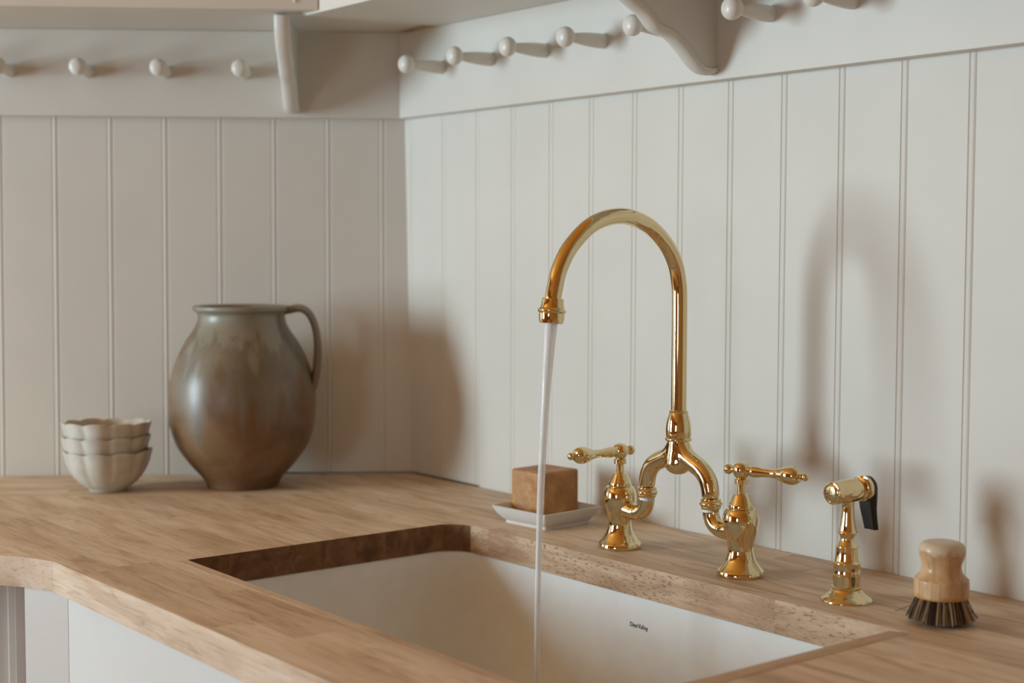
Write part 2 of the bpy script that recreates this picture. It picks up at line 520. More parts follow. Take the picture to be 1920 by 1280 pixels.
# ================================================================== WORKTOP
TK = .0365
GAPL = .0025
def xl(y): return (GAPL - NL.y * y) / NL.x
FRONT = -.7287
EDGE = [(.3304, FRONT), (.3130, -.7338), (.2960, -.7398), (.2799, -.7467), (.2650, -.7542), (.2515, -.7624), (.2395, -.7712), (.2150, -.7860), (.1850, -.8010), (.1500, -.8140), (.150 + UL.x * .9, -.814 + UL.y * .9)]
def xr(y):
    if y >= FRONT: return 2.25
    for (xa, ya), (xb, yb) in zip(EDGE, EDGE[1:]):
        if yb <= y <= ya:
            t = (y - ya) / (yb - ya); return xa + (xb - xa) * t
    return EDGE[-1][0]
wt = thing('worktop', 'oiled wooden butcher block worktop running round the corner with a sink cutout', 'worktop', (.7, -.4, -TK))
OPEN = (.4015, -.6185, 1.1440, -.2040)     # old cutout in the staves
cut_poly = rrect(*OPEN, r=[.004, .040, .006, .004], n=8)
cv, cf = prism_geo([Vector((x, y, -.1)) for x, y in cut_poly], [Vector((x, y, .05)) for x, y in cut_poly])
cutter = obj('cutter', cv, cf, M_STAVE)
dg_needed = []
def stave(poly, material, name='stave'):
    ar = 0
    for (a, b), (c, d) in zip(poly, poly[1:] + poly[:1]): ar += a * d - b * c
    if abs(ar) < 2e-5: return None
    base = parent_base(wt)
    dz = random.uniform(-.00005, .00005)
    v, f = prism_geo([Vector((x, y, -TK)) for x, y in poly], [Vector((x, y, dz)) for x, y in poly])
    me = bpy.data.meshes.new(name); me.from_pydata([tuple(p) for p in v], [], f)
    bm = bmesh.new(); bm.from_mesh(me)
    bmesh.ops.remove_doubles(bm, verts=bm.verts, dist=1e-6)
    bmesh.ops.recalc_face_normals(bm, faces=bm.faces); bm.to_mesh(me); bm.free()
    me.materials.append(material)
    o = bpy.data.objects.new(name, me); COL.objects.link(o)
    xs = [p[0] for p in poly]; ys = [p[1] for p in poly]
    if max(xs) > OPEN[0] and min(xs) < OPEN[2] and max(ys) > OPEN[1] and min(ys) < OPEN[3]:
        md = o.modifiers.new('cut', 'BOOLEAN'); md.object = cutter; md.operation = 'DIFFERENCE'; md.solver = 'EXACT'
        dg_needed.append(o)
    STAVES.append(o)
    return o
STAVES = []
ROW = .0456
BAND = .205                                    # staves laid along the left wall
def vcoord(x, y): return NL.x * x + NL.y * y
def xband(y): return (BAND - NL.y * y) / NL.x   # right of it the staves run along x
def clip_left(poly, fl):
    # keep the part right of the straight line x = fl(y)
    out = []
    for i in range(len(poly)):
        (xa, ya), (xb, yb) = poly[i], poly[(i + 1) % len(poly)]
        da, db = xa - fl(ya), xb - fl(yb)
        if da >= 0: out.append((xa, ya))
        if da * db < 0:
            t = da / (da - db); out.append((xa + (xb - xa) * t, ya + (yb - ya) * t))
    return out
def row_poly(ya, yb, x0, x1, fl, fr):
    ys = sorted({ya, yb} | {p[1] for p in EDGE if yb < p[1] < ya}, reverse=True)
    Rr = [(min(x1, fr(y)), y) for y in ys]
    if max(p[0] for p in Rr) <= x0 + 1e-4: return None
    if all(abs(p[0] - x1) < 1e-9 for p in Rr): Rr = [Rr[0], Rr[-1]]
    p = clip_left([(x0, ya), (x0, yb)] + Rr[::-1], fl)
    return p if len(p) > 2 else None
y = -.0012; ri = 0
while y > -1.16:
    yb = y - ROW
    if y > FRONT and yb < FRONT + .012: yb = FRONT
    x = -1.2 + random.uniform(0, .3)
    while x < 2.25:
        x2 = x + random.uniform(.26, .62)
        if x2 > 2.1: x2 = 2.26
        if y <= FRONT + 1e-6 and x2 > -.35: x2 = 2.26
        fl = (lambda yy: xl(yy)) if y > -.215 else xband
        p = row_poly(y, yb, x, x2, fl, xr)
        if p:
            stave(p, M_STAVE)
        x = x2
    y = yb; ri += 1
YB = -.0012 - ROW * 5
# the staves along the left wall: rows in v, from the step outwards
nrow = 5
for r in range(nrow):
    va, vb = GAPL + (BAND - GAPL) * r / nrow, GAPL + (BAND - GAPL) * (r + 1) / nrow
    # start where y = the edge of row block (y < -.215 rows start at the band)
    yst = -.0012 - ROW * 5
    def ustart(v):
        return (yst - NL.y * v) / UL.y
    u = -.2 + random.uniform(0, .2)
    while u < 1.25:
        u2 = u + random.uniform(.3, .6)
        pts = []
        for v_ in (va, vb):
            a, b = max(u, ustart(v_)), max(u2, ustart(v_))
            pts.append((a, b, v_))
        if pts[0][1] - pts[0][0] > 1e-4 or pts[1][1] - pts[1][0] > 1e-4:
            (a0, b0, v0), (a1, b1, v1) = pts
            quad = [UL * a0 + NL * v0, UL * b0 + NL * v0, UL * b1 + NL * v1, UL * a1 + NL * v1]
            stave([(p.x, p.y) for p in quad], M_STAVE_L)
        u = u2
bpy.context.view_layer.update()
dg = bpy.context.evaluated_depsgraph_get()
for o in dg_needed:
    nm = bpy.data.meshes.new_from_object(o.evaluated_get(dg))
    o.modifiers.clear(); o.data = nm
for o in STAVES:
    if len(o.data.vertices) == 0:
        bpy.data.objects.remove(o); continue
    bm = bmesh.new(); bm.from_mesh(o.data)
    bmesh.ops.remove_doubles(bm, verts=bm.verts, dist=1e-5)
    ed = [e for e in bm.edges if len(e.link_faces) == 2 and e.calc_face_angle(0) > math.radians(40) and max(v.co.z for v in e.verts) > -.005 and abs(e.verts[0].co.z - e.verts[1].co.z) < .002]
    bmesh.ops.bevel(bm, geom=ed, offset=.0002, segments=1, affect='EDGES', clamp_overlap=True)
    bmesh.ops.translate(bm, verts=bm.verts, vec=-Vector(wt.location))
    while len(o.data.materials) < 4: o.data.materials.append((None, M_RAW, M_DARK_END, M_STAVE_S)[len(o.data.materials)])
    off = Vector(wt.location)
    for fc in bm.faces:
        c = fc.calc_center_median() + off; nr = fc.normal
        if abs(nr.z) < .5:
            if c.y < FRONT + .002 and (nr.y < -.3 or nr.x > .3): fc.material_index = 1
            elif OPEN[0] - .003 < c.x < OPEN[0] + .045 and nr.x > .25 and OPEN[1] - .002 < c.y < OPEN[3] + .002: fc.material_index = 2  # darker end grain on the cut faces turned to +x
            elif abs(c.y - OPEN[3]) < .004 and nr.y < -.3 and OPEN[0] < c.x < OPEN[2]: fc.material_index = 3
    bm.to_mesh(o.data); bm.free(); finish(o.data, 12.5)
    o.parent = wt
    o.data.name = 'stave'
bpy.data.objects.remove(cutter)
# glued-in filler strips on two sides of the cutout
IN = (.4015, -.6050, 1.1245, -.2040)
f1 = prism('filler_strip', [(.4045, -.6183), (.62, -.6183), (.62, -.6052), (.4022, -.6040), (.4022, -.6150)], -TK, .0003, M_STAVE, wt, .0006, 1)
f1 = prism('filler_strip', [(.6203, -.6183), (1.1437, -.6183), (1.1437, -.6052), (.6203, -.6052)], -TK, .0002, M_STAVE, wt, .0006, 1)
prism('filler_strip', [(1.1243, -.6049), (1.1437, -.6049), (1.1437, -.262), (1.1243, -.262)], -TK, .0003, M_STRIP_Y, wt, .0006, 1)
prism('filler_strip', [(1.1243, -.2617), (1.1437, -.2617), (1.1437, -.207), (1.1243, -.213)], -TK, .0001, M_STRIP_Y, wt, .0006, 1)

# ================================================================== SINK
sk = thing('kitchen_sink', 'white ceramic undermount sink set below the wooden worktop', 'sink', (.765, -.405, -.25))
sx0, sy0, sx1, sy1 = .3985, -.6090, 1.1285, -.2005
rings = []
def ring(ins, z, r, n=10): return [Vector((x, y, z)) for x, y in rrect(sx0 + ins, sy0 + ins, sx1 - ins, sy1 - ins, r, n)]
zt = -TK - .0004
lv = [ring(-.028, zt - .018, .07), ring(-.028, zt, .07), ring(-.0015, zt, .047), ring(.0, zt - .0015, .046), ring(.002, zt - .05, .045), ring(.006, zt - .16, .045)]
for k in range(1, 7):
    a = math.pi / 2 * k / 6
    lv.append(ring(.006 + .03 * (1 - math.cos(a)), zt - .16 - .03 * math.sin(a), .045))
lv.append(ring(.15, zt - .195, .03))
vv = [p for L in lv for p in L]; n = len(lv[0]); ff = []
for i in range(len(lv) - 1):
    for k in range(n):
        ff.append((i * n + k, i * n + (k + 1) % n, (i + 1) * n + (k + 1) % n, (i + 1) * n + k))
ff.append(tuple((len(lv) - 1) * n + k for k in range(n)))
# outer skin
ol = [ring(-.028, zt - .018, .07), ring(-.012, zt - .02, .06), ring(-.006, zt - .17, .05), ring(.03, zt - .215, .05)]
b0 = len(vv); vv += [p for L in ol for p in L]
for i in range(len(ol) - 1):
    for k in range(n):
        ff.append((b0 + i * n + k, b0 + i * n + (k + 1) % n, b0 + (i + 1) * n + (k + 1) % n, b0 + (i + 1) * n + k))
ff.append(tuple(b0 + (len(ol) - 1) * n + k for k in range(n)))
obj('basin', vv, ff, M_CERAMIC, sk, 40)
lathe('drain', [[(.0, .003), (.030, .003), (.040, .004)], [(.042, .0035), (.043, 0)]], (.70, -.405, zt - .1955), M_DARKHOLE, sk, n=2)
# printed maker's name on the back wall of the basin
cu = bpy.data.curves.new('print', 'FONT'); cu.body = 'DeerValley'; cu.size = .0078; cu.extrude = .00008
to = bpy.data.objects.new('print', cu); COL.objects.link(to)
bpy.context.view_layer.update()
tm = bpy.data.meshes.new_from_object(to.evaluated_get(bpy.context.evaluated_depsgraph_get()))
bpy.data.objects.remove(to)
wtx = max(v.co.x for v in tm.vertices) - min(v.co.x for v in tm.vertices)
s = .0300 / wtx
for v_ in tm.vertices:
    v_.co = Vector((.7445 + v_.co.x * s, sy1 - .0020 - .00015 - v_.co.z - .0000, -.0740 + v_.co.y * s * 1.15)) - Vector(sk.location)
tm.materials.clear(); tm.materials.append(M_INK)
to = bpy.data.objects.new('maker_print', tm); COL.objects.link(to); to.parent = sk
to['label'] = 'small dark lettering DeerValley'

# ================================================================== BASE CABINETS
bc = thing('base_cabinet', 'plain white base cabinet front below the wooden worktop at the sink', 'cabinet', (1.28, -.4, H0))
ZC = -TK - .0002
FY = -.7215
prism('front_panel', [(.326, FY), (2.24, FY), (2.24, FY + .018), (.326, FY + .018)], H0 + .1, ZC, M_CAB, bc, .001)
prism('end_panel', [(2.222, FY + .0182), (2.24, FY + .0182), (2.24, -.01), (2.222, -.01)], H0, ZC, M_CAB, bc, .001)
prism('plinth', [(.36, FY + .05), (2.22, FY + .05), (2.22, FY + .066), (.36, FY + .066)], H0, H0 + .0998, M_CAB, bc, .001)
dirF = (Vector((.2610, -.7500)) - Vector((.326, FY))).normalized()
nF = Vector((dirF.y, -dirF.x)) if Vector((dirF.y, -dirF.x)).y > 0 else -Vector((dirF.y, -dirF.x))
a, b_ = Vector((.3257, FY + .0002)), Vector((.2610, -.7500))
prism('corner_filler', [tuple(a), tuple(b_), tuple(b_ + nF * .016), tuple(a + nF * .016)], H0 + .1, ZC, M_CAB, bc, .0008)
bc2 = thing('base_cabinet', 'white base cabinet with recessed doors under the worktop along the bowls wall', 'cabinet', tuple(UL * 1.0 + NL * .4 + Vector((0, 0, H0))))
u0 = .4880; v0 = .560
def cabfn(u, v, z): return LW(u, v, z, False)
box('stile', (u0, v0 - .03, H0 + .1), (u0 + .013, v0 - .002, ZC), M_CAB, bc2, .0008, fn=cabfn)
for i in range(2):
    ua = u0 + .0135 + i * .42
    d = box('door', (ua + .012, v0 - .034, H0 + .1), (ua + .40, v0 - .018, ZC - .002), M_CAB, bc2, .0008, fn=cabfn)
    box('door_bead', (ua + .0005, v0 - .034, H0 + .1), (ua + .0112, v0 - .010, ZC - .002), M_CAB, bc2, .002, fn=cabfn)
box('carcass', (u0, v0 - .058, H0), (u0 + .90, v0 - .0345, ZC), M_CAB, bc2, .001, fn=cabfn)

# ================================================================== PEG RAILS, SHELVES, BRACKETS
SH = .7205
def peg_mesh():
    runs = [[(.0, 0), (.0098, 0)], [(.0100, .001), (.0102, .010), (.0096, .024), (.0082, .040), (.0066, .052), (.0060, .058)],
            [(.0062, .0585), (.0105, .0605), (.0130, .0645), (.0138, .0690), (.0128, .0735), (.0095, .0772), (.005, .0790), (.0, .0794)]]
    v, f = lathe_geo(smooth_profile(runs, 5), (0, 0, 0), (0, 0, 1), 28)
    me = bpy.data.meshes.new('peg'); me.from_pydata([tuple(p) for p in v], [], f)
    bm = bmesh.new(); bm.from_mesh(me); bmesh.ops.remove_doubles(bm, verts=bm.verts, dist=1e-6)
    bmesh.ops.recalc_face_normals(bm, faces=bm.faces); bm.to_mesh(me); bm.free()
    finish(me, 40); me.materials.append(M_PEG)
    return me
PEG = peg_mesh()
def peg(parent, loc, axis):
    o = bpy.data.objects.new('peg', PEG); COL.objects.link(o)
    o.location = Vector(loc) - BASE[parent]; o.rotation_euler = Vector(axis).to_track_quat('Z', 'Y').to_euler(); o.parent = parent
RT = .020
PZ = .655
rr = thing('peg_rail', 'cream wooden peg rail above the beadboard behind the brass faucet', 'peg rail', (1.2, 0, RAIL_Z))
rx0 = (RT - NL.y * -RT) / NL.x - .016
prism('rail_board', [(rx0 - .012, .010), (3.0, .010), (3.0, -RT), (rx0, -RT)], RAIL_Z, SH, M_TRIM, rr, .0012)
for x in (.1130, .2387, .3645, .4890, .6200, .7905, .9135, 1.0380, 1.163, 1.288, 1.413):
    peg(rr, (x, -RT + .0004, PZ), (0, -1, 0))
lr = thing('peg_rail', 'cream wooden peg rail above the beadboard behind the stoneware jug', 'peg rail', tuple(LW(.8, 0, RAIL_Z)))
box('rail_board', (.010, -.010, RAIL_Z), (2.0, RT, .7235), M_TRIM, lr, .0012, fn=LW)
for u in (.2690, .3960, .5205, .6440, .769, .894, 1.02):
    peg(lr, LW(u, RT - .0004, PZ), NL)

# shelves
YS = -.2345
P1 = (.0497, YS); P2 = (.0790, -.0813)
rs = thing('wall_shelf', 'deep cream painted shelf board over the pegs behind the faucet', 'shelf', (1.2, -.1, SH))
dP = (P2[0] - P1[0]) / (P2[1] - P1[1])
xe = P2[0] + dP * (0 - P2[1])
prism('shelf_board', [(xe + .02, .011), (3.0, .011), (3.0, YS), P1, P2], SH, SH + .034, M_SHELF, rs, .0015)
ls = thing('wall_shelf', 'deep cream painted shelf board over the pegs behind the jug', 'shelf', tuple(UL * .8 + NL * .1 + Vector((0, 0, .7237))))
ZL = .7237; VF = .205
def q2d(u, v): p = UL * u + NL * v; return (p.x, p.y)
def line_cut(v):   # x on the cut line at a given v
    # P2 + t*(P1-P2): solve v
    va = vcoord(*P2); vb = vcoord(*P1); t = (v - va) / (vb - va)
    return (P2[0] + t * (P1[0] - P2[0]) - .0008, P2[1] + t * (P1[1] - P2[1]))
prism('shelf_board', [q2d(2.0, -.03), q2d(0, -.03), (-.02, -.022), (P2[0] - .014, P2[1] + .055), line_cut(vcoord(*P2)), line_cut(VF - .014), q2d(2.0, VF - .014)], ZL, ZL + .03, M_SHELF, ls, .0012)
fe = (.0985, -.2352)
ue = Vector((*fe, 0)).dot(UL)
lip = prism('front_lip', [q2d(2.0, VF - .0138), q2d(ue + .012, VF - .0138), q2d(ue, VF + .012), q2d(2.0, VF + .012)], ZL, ZL + .07, M_SHELF, ls, .0012)
sc_at = UL * (ue + .034) + NL * (VF + .0118) + Vector((0, 0, ZL + .0125))
lathe('screw_plug', [[(.0, .0022), (.0022, .0018), (.0030, .0003)]], sc_at, M_SHELF, ls, axis=NL, seg=16, n=3)

# brackets: S-curved outline in (distance from wall, z)
OUT = [(.2090, SH - .0002), (.2040, .7000), (.1900, .6815), (.1689, .6673), (.1475, .6569), (.1380, .6498), (.1296, .6421), (.1250, .6390), (.1206, .6373), (.1150, .6361), (.1093, .6349), (.1022, .6328), (.0956, .6297), (.0870, .6242), (.0781, .6175), (.0690, .6100), (.0605, .6027), (.0545, .5985), (.0486, .5953), (.0440, .5937), (.0391, .5927), (.0310, .5922), (.0247, .5930), (RT - .0005, .5945)]
def bracket(name, fn, label):
    e = thing(name, label, 'bracket', tuple(fn(0, RT, .59)), None)
    poly = smooth_profile([OUT], 3)
    poly = poly + [(RT - .0005, SH - .0002)]
    n = len(poly)
    # panel plus a raised rounded bead that follows the curved edge on both faces
    v, f = prism_geo([fn(-.0085, d, z) for d, z in poly], [fn(.0085, d, z) for d, z in poly])
    obj('panel', v, f, M_TRIM, e, 40)
    cx, cz = .02, .74
    edge = poly[:-1]
    def inset(k, m):
        a = Vector(edge[max(0, k - 1)]); b = Vector(edge[min(len(edge) - 1, k + 1)])
        t = (b - a).normalized(); nn = Vector((t.y, -t.x))
        if nn.dot(Vector((0, 1))) < 0: nn = -nn
        return Vector(edge[k]) + nn * m
    prof = [(-.0108, .0060), (-.0122, .0048)] + [(-.0122 * math.cos(math.pi * q / 12), .0040 - .0068 * math.sin(math.pi * q / 12)) for q in range(13)] + [(.0122, .0048), (.0108, .0060)]
    vs, fs = [], []
    for k in range(len(edge)):
        for (s_, m_) in prof:
            w = inset(k, m_); vs.append(fn(s_, max(w.x, RT), min(w.y, SH - .0003)))
    pn = len(prof)
    for k in range(len(edge) - 1):
        for i in range(pn):
            j = (i + 1) % pn
            fs.append((k * pn + i, k * pn + j, (k + 1) * pn + j, (k + 1) * pn + i))
    fs.append(tuple(range(pn))); fs.append(tuple((len(edge) - 1) * pn + i for i in range(pn))[::-1])
    obj('edge_moulding', vs, fs, M_TRIM, e, 45)
    return e
bracket('shelf_bracket', lambda s_, d, z: Vector((.694 + s_, -d, z)), 'cream scroll-cut wooden bracket under the shelf behind the faucet')
bracket('shelf_bracket', lambda s_, d, z: LW(.1930 - s_, d, z, True) + NL * (LEAN * z * .0), 'cream scroll-cut wooden bracket under the shelf right of the jug pegs')

# ================================================================== BRIDGE FAUCET
FYc = -.1445
XL, XR_, XM = .6635, .8659, .7647
fa = thing('bridge_faucet', 'polished brass two-handled bridge faucet with gooseneck spout on the worktop', 'faucet', (XM, FYc, 0))
body_runs = [[(.0, 0), (.0264, 0)], [(.0268, .0008), (.0270, .0030), (.0264, .0058)], [(.0258, .0066), (.0235, .0090), (.0208, .0128), (.0176, .0180), (.0156, .0235), (.0146, .0290), (.0146, .0345), (.0158, .0405), (.0180, .0475), (.0200, .0550), (.0208, .0620), (.0202, .0690), (.0180, .0745), (.0166, .0765)],
             [(.0138, .0766), (.0142, .0785), (.0139, .0812), (.0132, .0828)], [(.0130, .0832), (.0088, .0925), (.0078, .0930)], [(.0047, .0927), (.0047, .1050)], [(.0078, .1051), (.0079, .1108)], [(.0060, .1112), (.0045, .1125)]]
HZ = .1207
for X, sgn, hd in ((XL, 1, Vector((-.02, -1, 0))), (XR_, -1, Vector((.975, .22, 0)))):
    lathe('valve_body', body_runs, (X, FYc, 0), M_BRASS, fa, seg=48)
    # elbow leaving the body and turning up to the union
    ex = .7117 if sgn > 0 else .8187
    P = [Vector((X + sgn * .004, FYc, .0515)), Vector((X + sgn * .018, FYc, .0487)), Vector((X + sgn * .027, FYc, .0478))]
    c = Vector((ex - sgn * .019, FYc, .0665)); 
    for k in range(0, 10):
        a = -math.pi / 2 + math.pi / 2 * k / 9
        P.append(c + Vector((sgn * .019 * math.cos(a), 0, .0187 * math.sin(a))))
    P = [p for i, p in enumerate(P) if i == 0 or (p - P[i - 1]).length > 1e-4]
    rad = [.0130, .0112, .0102] + [.0097] * (len(P) - 3)
    v, f = tube_geo(P, rad, 32)
    obj('elbow', v, f, M_BRASS, fa, 50)
    lathe('washer', [[(.0, 0), (.0094, 0)], [(.0094, .0042), (.0, .0042)]], (ex, FYc, .0655), M_WASHER, fa, seg=32)
    lathe('union_nut', [[(.0, 0), (.0098, 0)], [(.0110, .0006), (.0117, .0026), (.0122, .0032)], [(.0118, .0040), (.0130, .0054), (.0134, .0068), (.0130, .0082), (.0118, .0096)], [(.0116, .0100), (.0110, .0128), (.0, .0128)]], (ex, FYc, .0692), M_BRASS, fa, seg=36, n=4)
    # lever handle with ball hub
    hd = hd.normalized()
    h0 = Vector((X, FYc, HZ))
    hv = lathe_geo(smooth_profile([[(.0, -.0102), (.0060, -.0086), (.0090, -.0054), (.0102, 0), (.0090, .0054), (.0060, .0086), (.0, .0102)]], 5), h0, (0, 0, 1), 32)
    L1 = lathe_geo(smooth_profile([[(.0056, .004), (.0056, .0128)], [(.0062, .0135), (.0067, .0160), (.0064, .0195), (.0055, .026), (.0049, .033), (.0051, .040), (.0064, .0465), (.0086, .0530), (.0101, .0585), (.0105, .0635), (.0097, .0685), (.0075, .0722)], [(.0060, .0735), (.0032, .0745), (.0030, .0757)]], 5), h0, hd, 32)
    L2 = lathe_geo(smooth_profile([[(.0044, -.0085), (.0036, -.0115), (.0040, -.0125), (.0058, -.0150), (.0060, -.0175), (.0048, -.0205), (.0022, -.0222), (.0, -.0225)]], 5), h0, hd, 28)
    lever = obj('lever_handle', *merge(hv, L1, L2), M_BRASS, fa, 40)
    lathe('knob', [[(.0, -.0046), (.0030, -.0036), (.0046, 0), (.0040, .0026), (.0022, .0042), (.0, .0046)]], h0 + hd * .0795, M_BRASS, lever, axis=hd, seg=28)
# bridge: two arms rising to the centre column
geos = []
for sgn in (1, -1):
    ex = XM - sgn * .0532
    pts = [(ex, FYc, .0818), (ex + sgn * .0004, FYc, .0910), (ex + sgn * .0045, FYc, .1030), (ex + sgn * .0135, FYc, .1130), (ex + sgn * .0265, FYc, .1195), (ex + sgn * .0390, FYc, .1255), (ex + sgn * .0475, FYc, .1350), (ex + sgn * .0525, FYc, .1455)]
    path = catmull(pts, 6)
    rad = [.0104 + .0014 * min(1, i / (len(path) * .85)) for i in range(len(path))]
    geos.append(tube_geo(path, rad, 36))
geos.append(lathe_geo(smooth_profile([[(.0, .1035), (.0070, .1045), (.0125, .1078), (.0158, .1125), (.0165, .1180), (.0155, .1250), (.0140, .1330), (.0132, .1400), (.0132, .1452)]], 5), (XM, FYc, 0), (0, 0, 1), 40))
v, f = merge(*geos)
br = obj('bridge', v, f, M_BRASS, fa, 60, fix=True)
rm = br.modifiers.new('fuse', 'REMESH'); rm.mode = 'VOXEL'; rm.voxel_size = .0011; rm.use_smooth_shade = True
sm = br.modifiers.new('ease', 'SMOOTH'); sm.iterations = 34; sm.factor = .5
dg = bpy.context.evaluated_depsgraph_get(); bpy.context.view_layer.update(); dg = bpy.context.evaluated_depsgraph_get()
nm = bpy.data.meshes.new_from_object(br.evaluated_get(dg)); br.modifiers.clear(); br.data = nm; nm.shade_smooth()
if not nm.materials: nm.materials.append(M_BRASS)
lathe('spout_socket', [[(.0, .1440), (.0142, .1440)], [(.0156, .1447), (.0160, .1462), (.0156, .1477)], [(.0148, .1482), (.0153, .1530), (.0154, .1570), (.0149, .1630), (.0138, .1690), (.0122, .1745), (.0110, .1778)], [(.0114, .1784), (.0114, .1800)], [(.0102, .1806), (.0094, .1806)]], (XM, FYc, 0), M_BRASS, fa, seg=44, n=5)
arch = [(-.1445, .1800), (-.1445, .2300), (-.1445, .2800), (-.1447, .3110), (-.1462, .3320), (-.1532, .3560), (-.1700, .3790), (-.1990, .3995), (-.2390, .4090), (-.2810, .4000), (-.3134, .3758), (-.3310, .3502), (-.3388, .3255), (-.3416, .3110)]
path = catmull([(XM, a, b) for a, b in arch], 10)
v, f = tube_geo(path, .0093, 36)
obj('spout', v, f, M_BRASS, fa, 50)
oc = Vector((XM, -.3406, .3160)); od = Vector((0, -.095, -1)).normalized()
lathe('spout_nozzle', [[(.0, -.001), (.0118, -.001)], [(.0122, .0), (.0127, .0050), (.0136, .0095)], [(.0142, .0100), (.0158, .0118), (.0160, .0132), (.0152, .0146), (.0142, .0152)], [(.0146, .0162), (.0140, .0220), (.0131, .0262)], [(.0126, .0266), (.0088, .0266), (.0088, .0240), (.0, .0240)]], oc, M_BRASS, fa, axis=od, seg=44, n=4)
# stream of water
w0 = oc + od * .0225
pw, rw = [], []
zb = zt - .1945
for k in range(41):
    t = k / 40
    z = w0.z + (zb - w0.z) * t
    drop = w0.z - z
    vy = .0215 * (1 - math.exp(-drop / .17))
    pw.append(Vector((w0.x + .0006 * math.sin(9 * t), w0.y - vy, z)))
    rw.append(.0030 + .0042 * math.exp(-drop / .11) + .00018 * math.sin(23 * t))
v, f = tube_geo(pw, rw, 28)
tag(obj('water_stream', v, f, M_WATER, None, 60), 'thin stream of clear water falling from the brass spout into the sink', 'water')

# ================================================================== SIDE SPRAYER
SP = Vector((1.0183, -.1458, 0))
sp = thing('side_sprayer', 'brass side sprayer with black thumb lever standing in the worktop', 'sprayer', tuple(SP))
lathe('base', [[(.0, 0), (.0272, 0)], [(.0274, .0008), (.0268, .0022), (.0240, .0048), (.0205, .0074)], [(.0200, .0080), (.0172, .0104), (.0158, .0124)], [(.0154, .0128), (.0152, .0160), (.0, .0160)]], SP, M_BRASS, sp, seg=48, n=4)
_st = [[(.0, .0150), (.0144, .0150)], [(.0144, .0285), (.0136, .0290)], [(.0138, .0297), (.0138, .0305)], [(.0142, .0310), (.0138, .0360), (.0146, .0408)], [(.0150, .0414), (.0150, .0424), (.0144, .0432)], [(.0132, .0445), (.0122, .0520), (.0118, .0590)], [(.0121, .0594), (.0121, .0606), (.0116, .0612)], [(.0098, .0640), (.0080, .0670), (.0074, .0700), (.0080, .0725), (.0096, .0755)], [(.0102, .0759), (.0102, .0768), (.0096, .0776)], [(.0092, .0790), (.0080, .0850), (.0070, .0930), (.0064, .1010), (.0063, .1070), (.0068, .1140), (.0072, .1180)]]
lathe('stem', [[(r, .015 + (z - .015) * .945) for r, z in run] for run in _st], SP, M_BRASS, sp, seg=44, n=4)
ha = Vector((-.06, -1, -.02)).normalized()
hc = SP + Vector((0, 0, .1172))
lathe('spray_head', [[(.0, -.0262), (.0118, -.0262)], [(.0134, -.0258), (.0138, -.0235), (.0134, -.0212)], [(.0118, -.0208), (.0118, -.0185)], [(.0124, -.0180), (.0130, -.0160)], [(.0110, -.0150), (.0124, -.0080), (.0128, .0000), (.0124, .0100), (.0114, .0170)], [(.0117, .0174), (.0121, .0186), (.0120, .0240), (.0114, .0252), (.0102, .0254)], [(.0100, .0244), (.0, .0244)]], hc, M_BRASS, sp, axis=ha, seg=44, n=4)
face = lathe('spray_face', [[(.0098, .0245), (.0090, .0256), (.0060, .0268), (.0, .0273)]], hc, M_BRASS2, sp, axis=ha, seg=36, n=4)
hx, hy, hn = frame_of(ha)
hole = []
for rr_, n_ in ((.0026, 5), (.0052, 9), (.0076, 13)):
    for k in range(n_):
        a = 2 * math.pi * (k + .3 * n_) / n_
        s_ = .0270 - (rr_ / .0098) ** 2 * .0017
        hole.append(lathe_geo([(.00055, -.0006), (.00062, .00045), (.0, .0005)], hc + hx * (rr_ * math.cos(a)) + hy * (rr_ * math.sin(a)) + hn * s_, ha, 8))
h_ = obj('spray_holes', *merge(*hole), M_GAP, face); h_['kind'] = 'stuff'
# black lever: round cap behind the head with a paddle hanging down
back = hc - ha * .0262
cap = lathe_geo(smooth_profile([[(.0, -.0004), (.0122, -.0004)], [(.0128, .0004), (.0128, .0052)], [(.0120, .0062), (.0, .0066)]], 3), back, -ha, 40)
lv_ = []
sx = frame_of(ha)[0]
sx = Vector((1, -.06, 0)).normalized()
stp = [(0, .002, .0118, .0074), (-.012, .0030, .0112, .0064), (-.022, .0040, .0102, .0056), (-.034, .0070, .0092, .0050), (-.0455, .0100, .0084, .0048)]
vs, fs = [], []
for (dz, dy, hw, th) in stp:
    c = back + Vector((0, 0, dz)) - ha * dy
    q = [(-hw, .0), (-hw * .75, -th * .55), (0, -th * .25), (hw * .75, -th * .55), (hw, 0), (hw, th * .6), (0, th), (-hw, th * .6)]
    for a, d in q: vs.append(c + sx * a - ha * d)
m_ = len(q)
for i in range(len(stp) - 1):
    for k in range(m_):
        fs.append((i * m_ + k, i * m_ + (k + 1) % m_, (i + 1) * m_ + (k + 1) % m_, (i + 1) * m_ + k))
fs.append(tuple(range(m_))); fs.append(tuple((len(stp) - 1) * m_ + k for k in range(m_)))
ob = obj('thumb_lever', *merge(cap, (vs, fs)), M_BLACK, sp, 45)
ob['label'] = 'black plastic thumb lever'

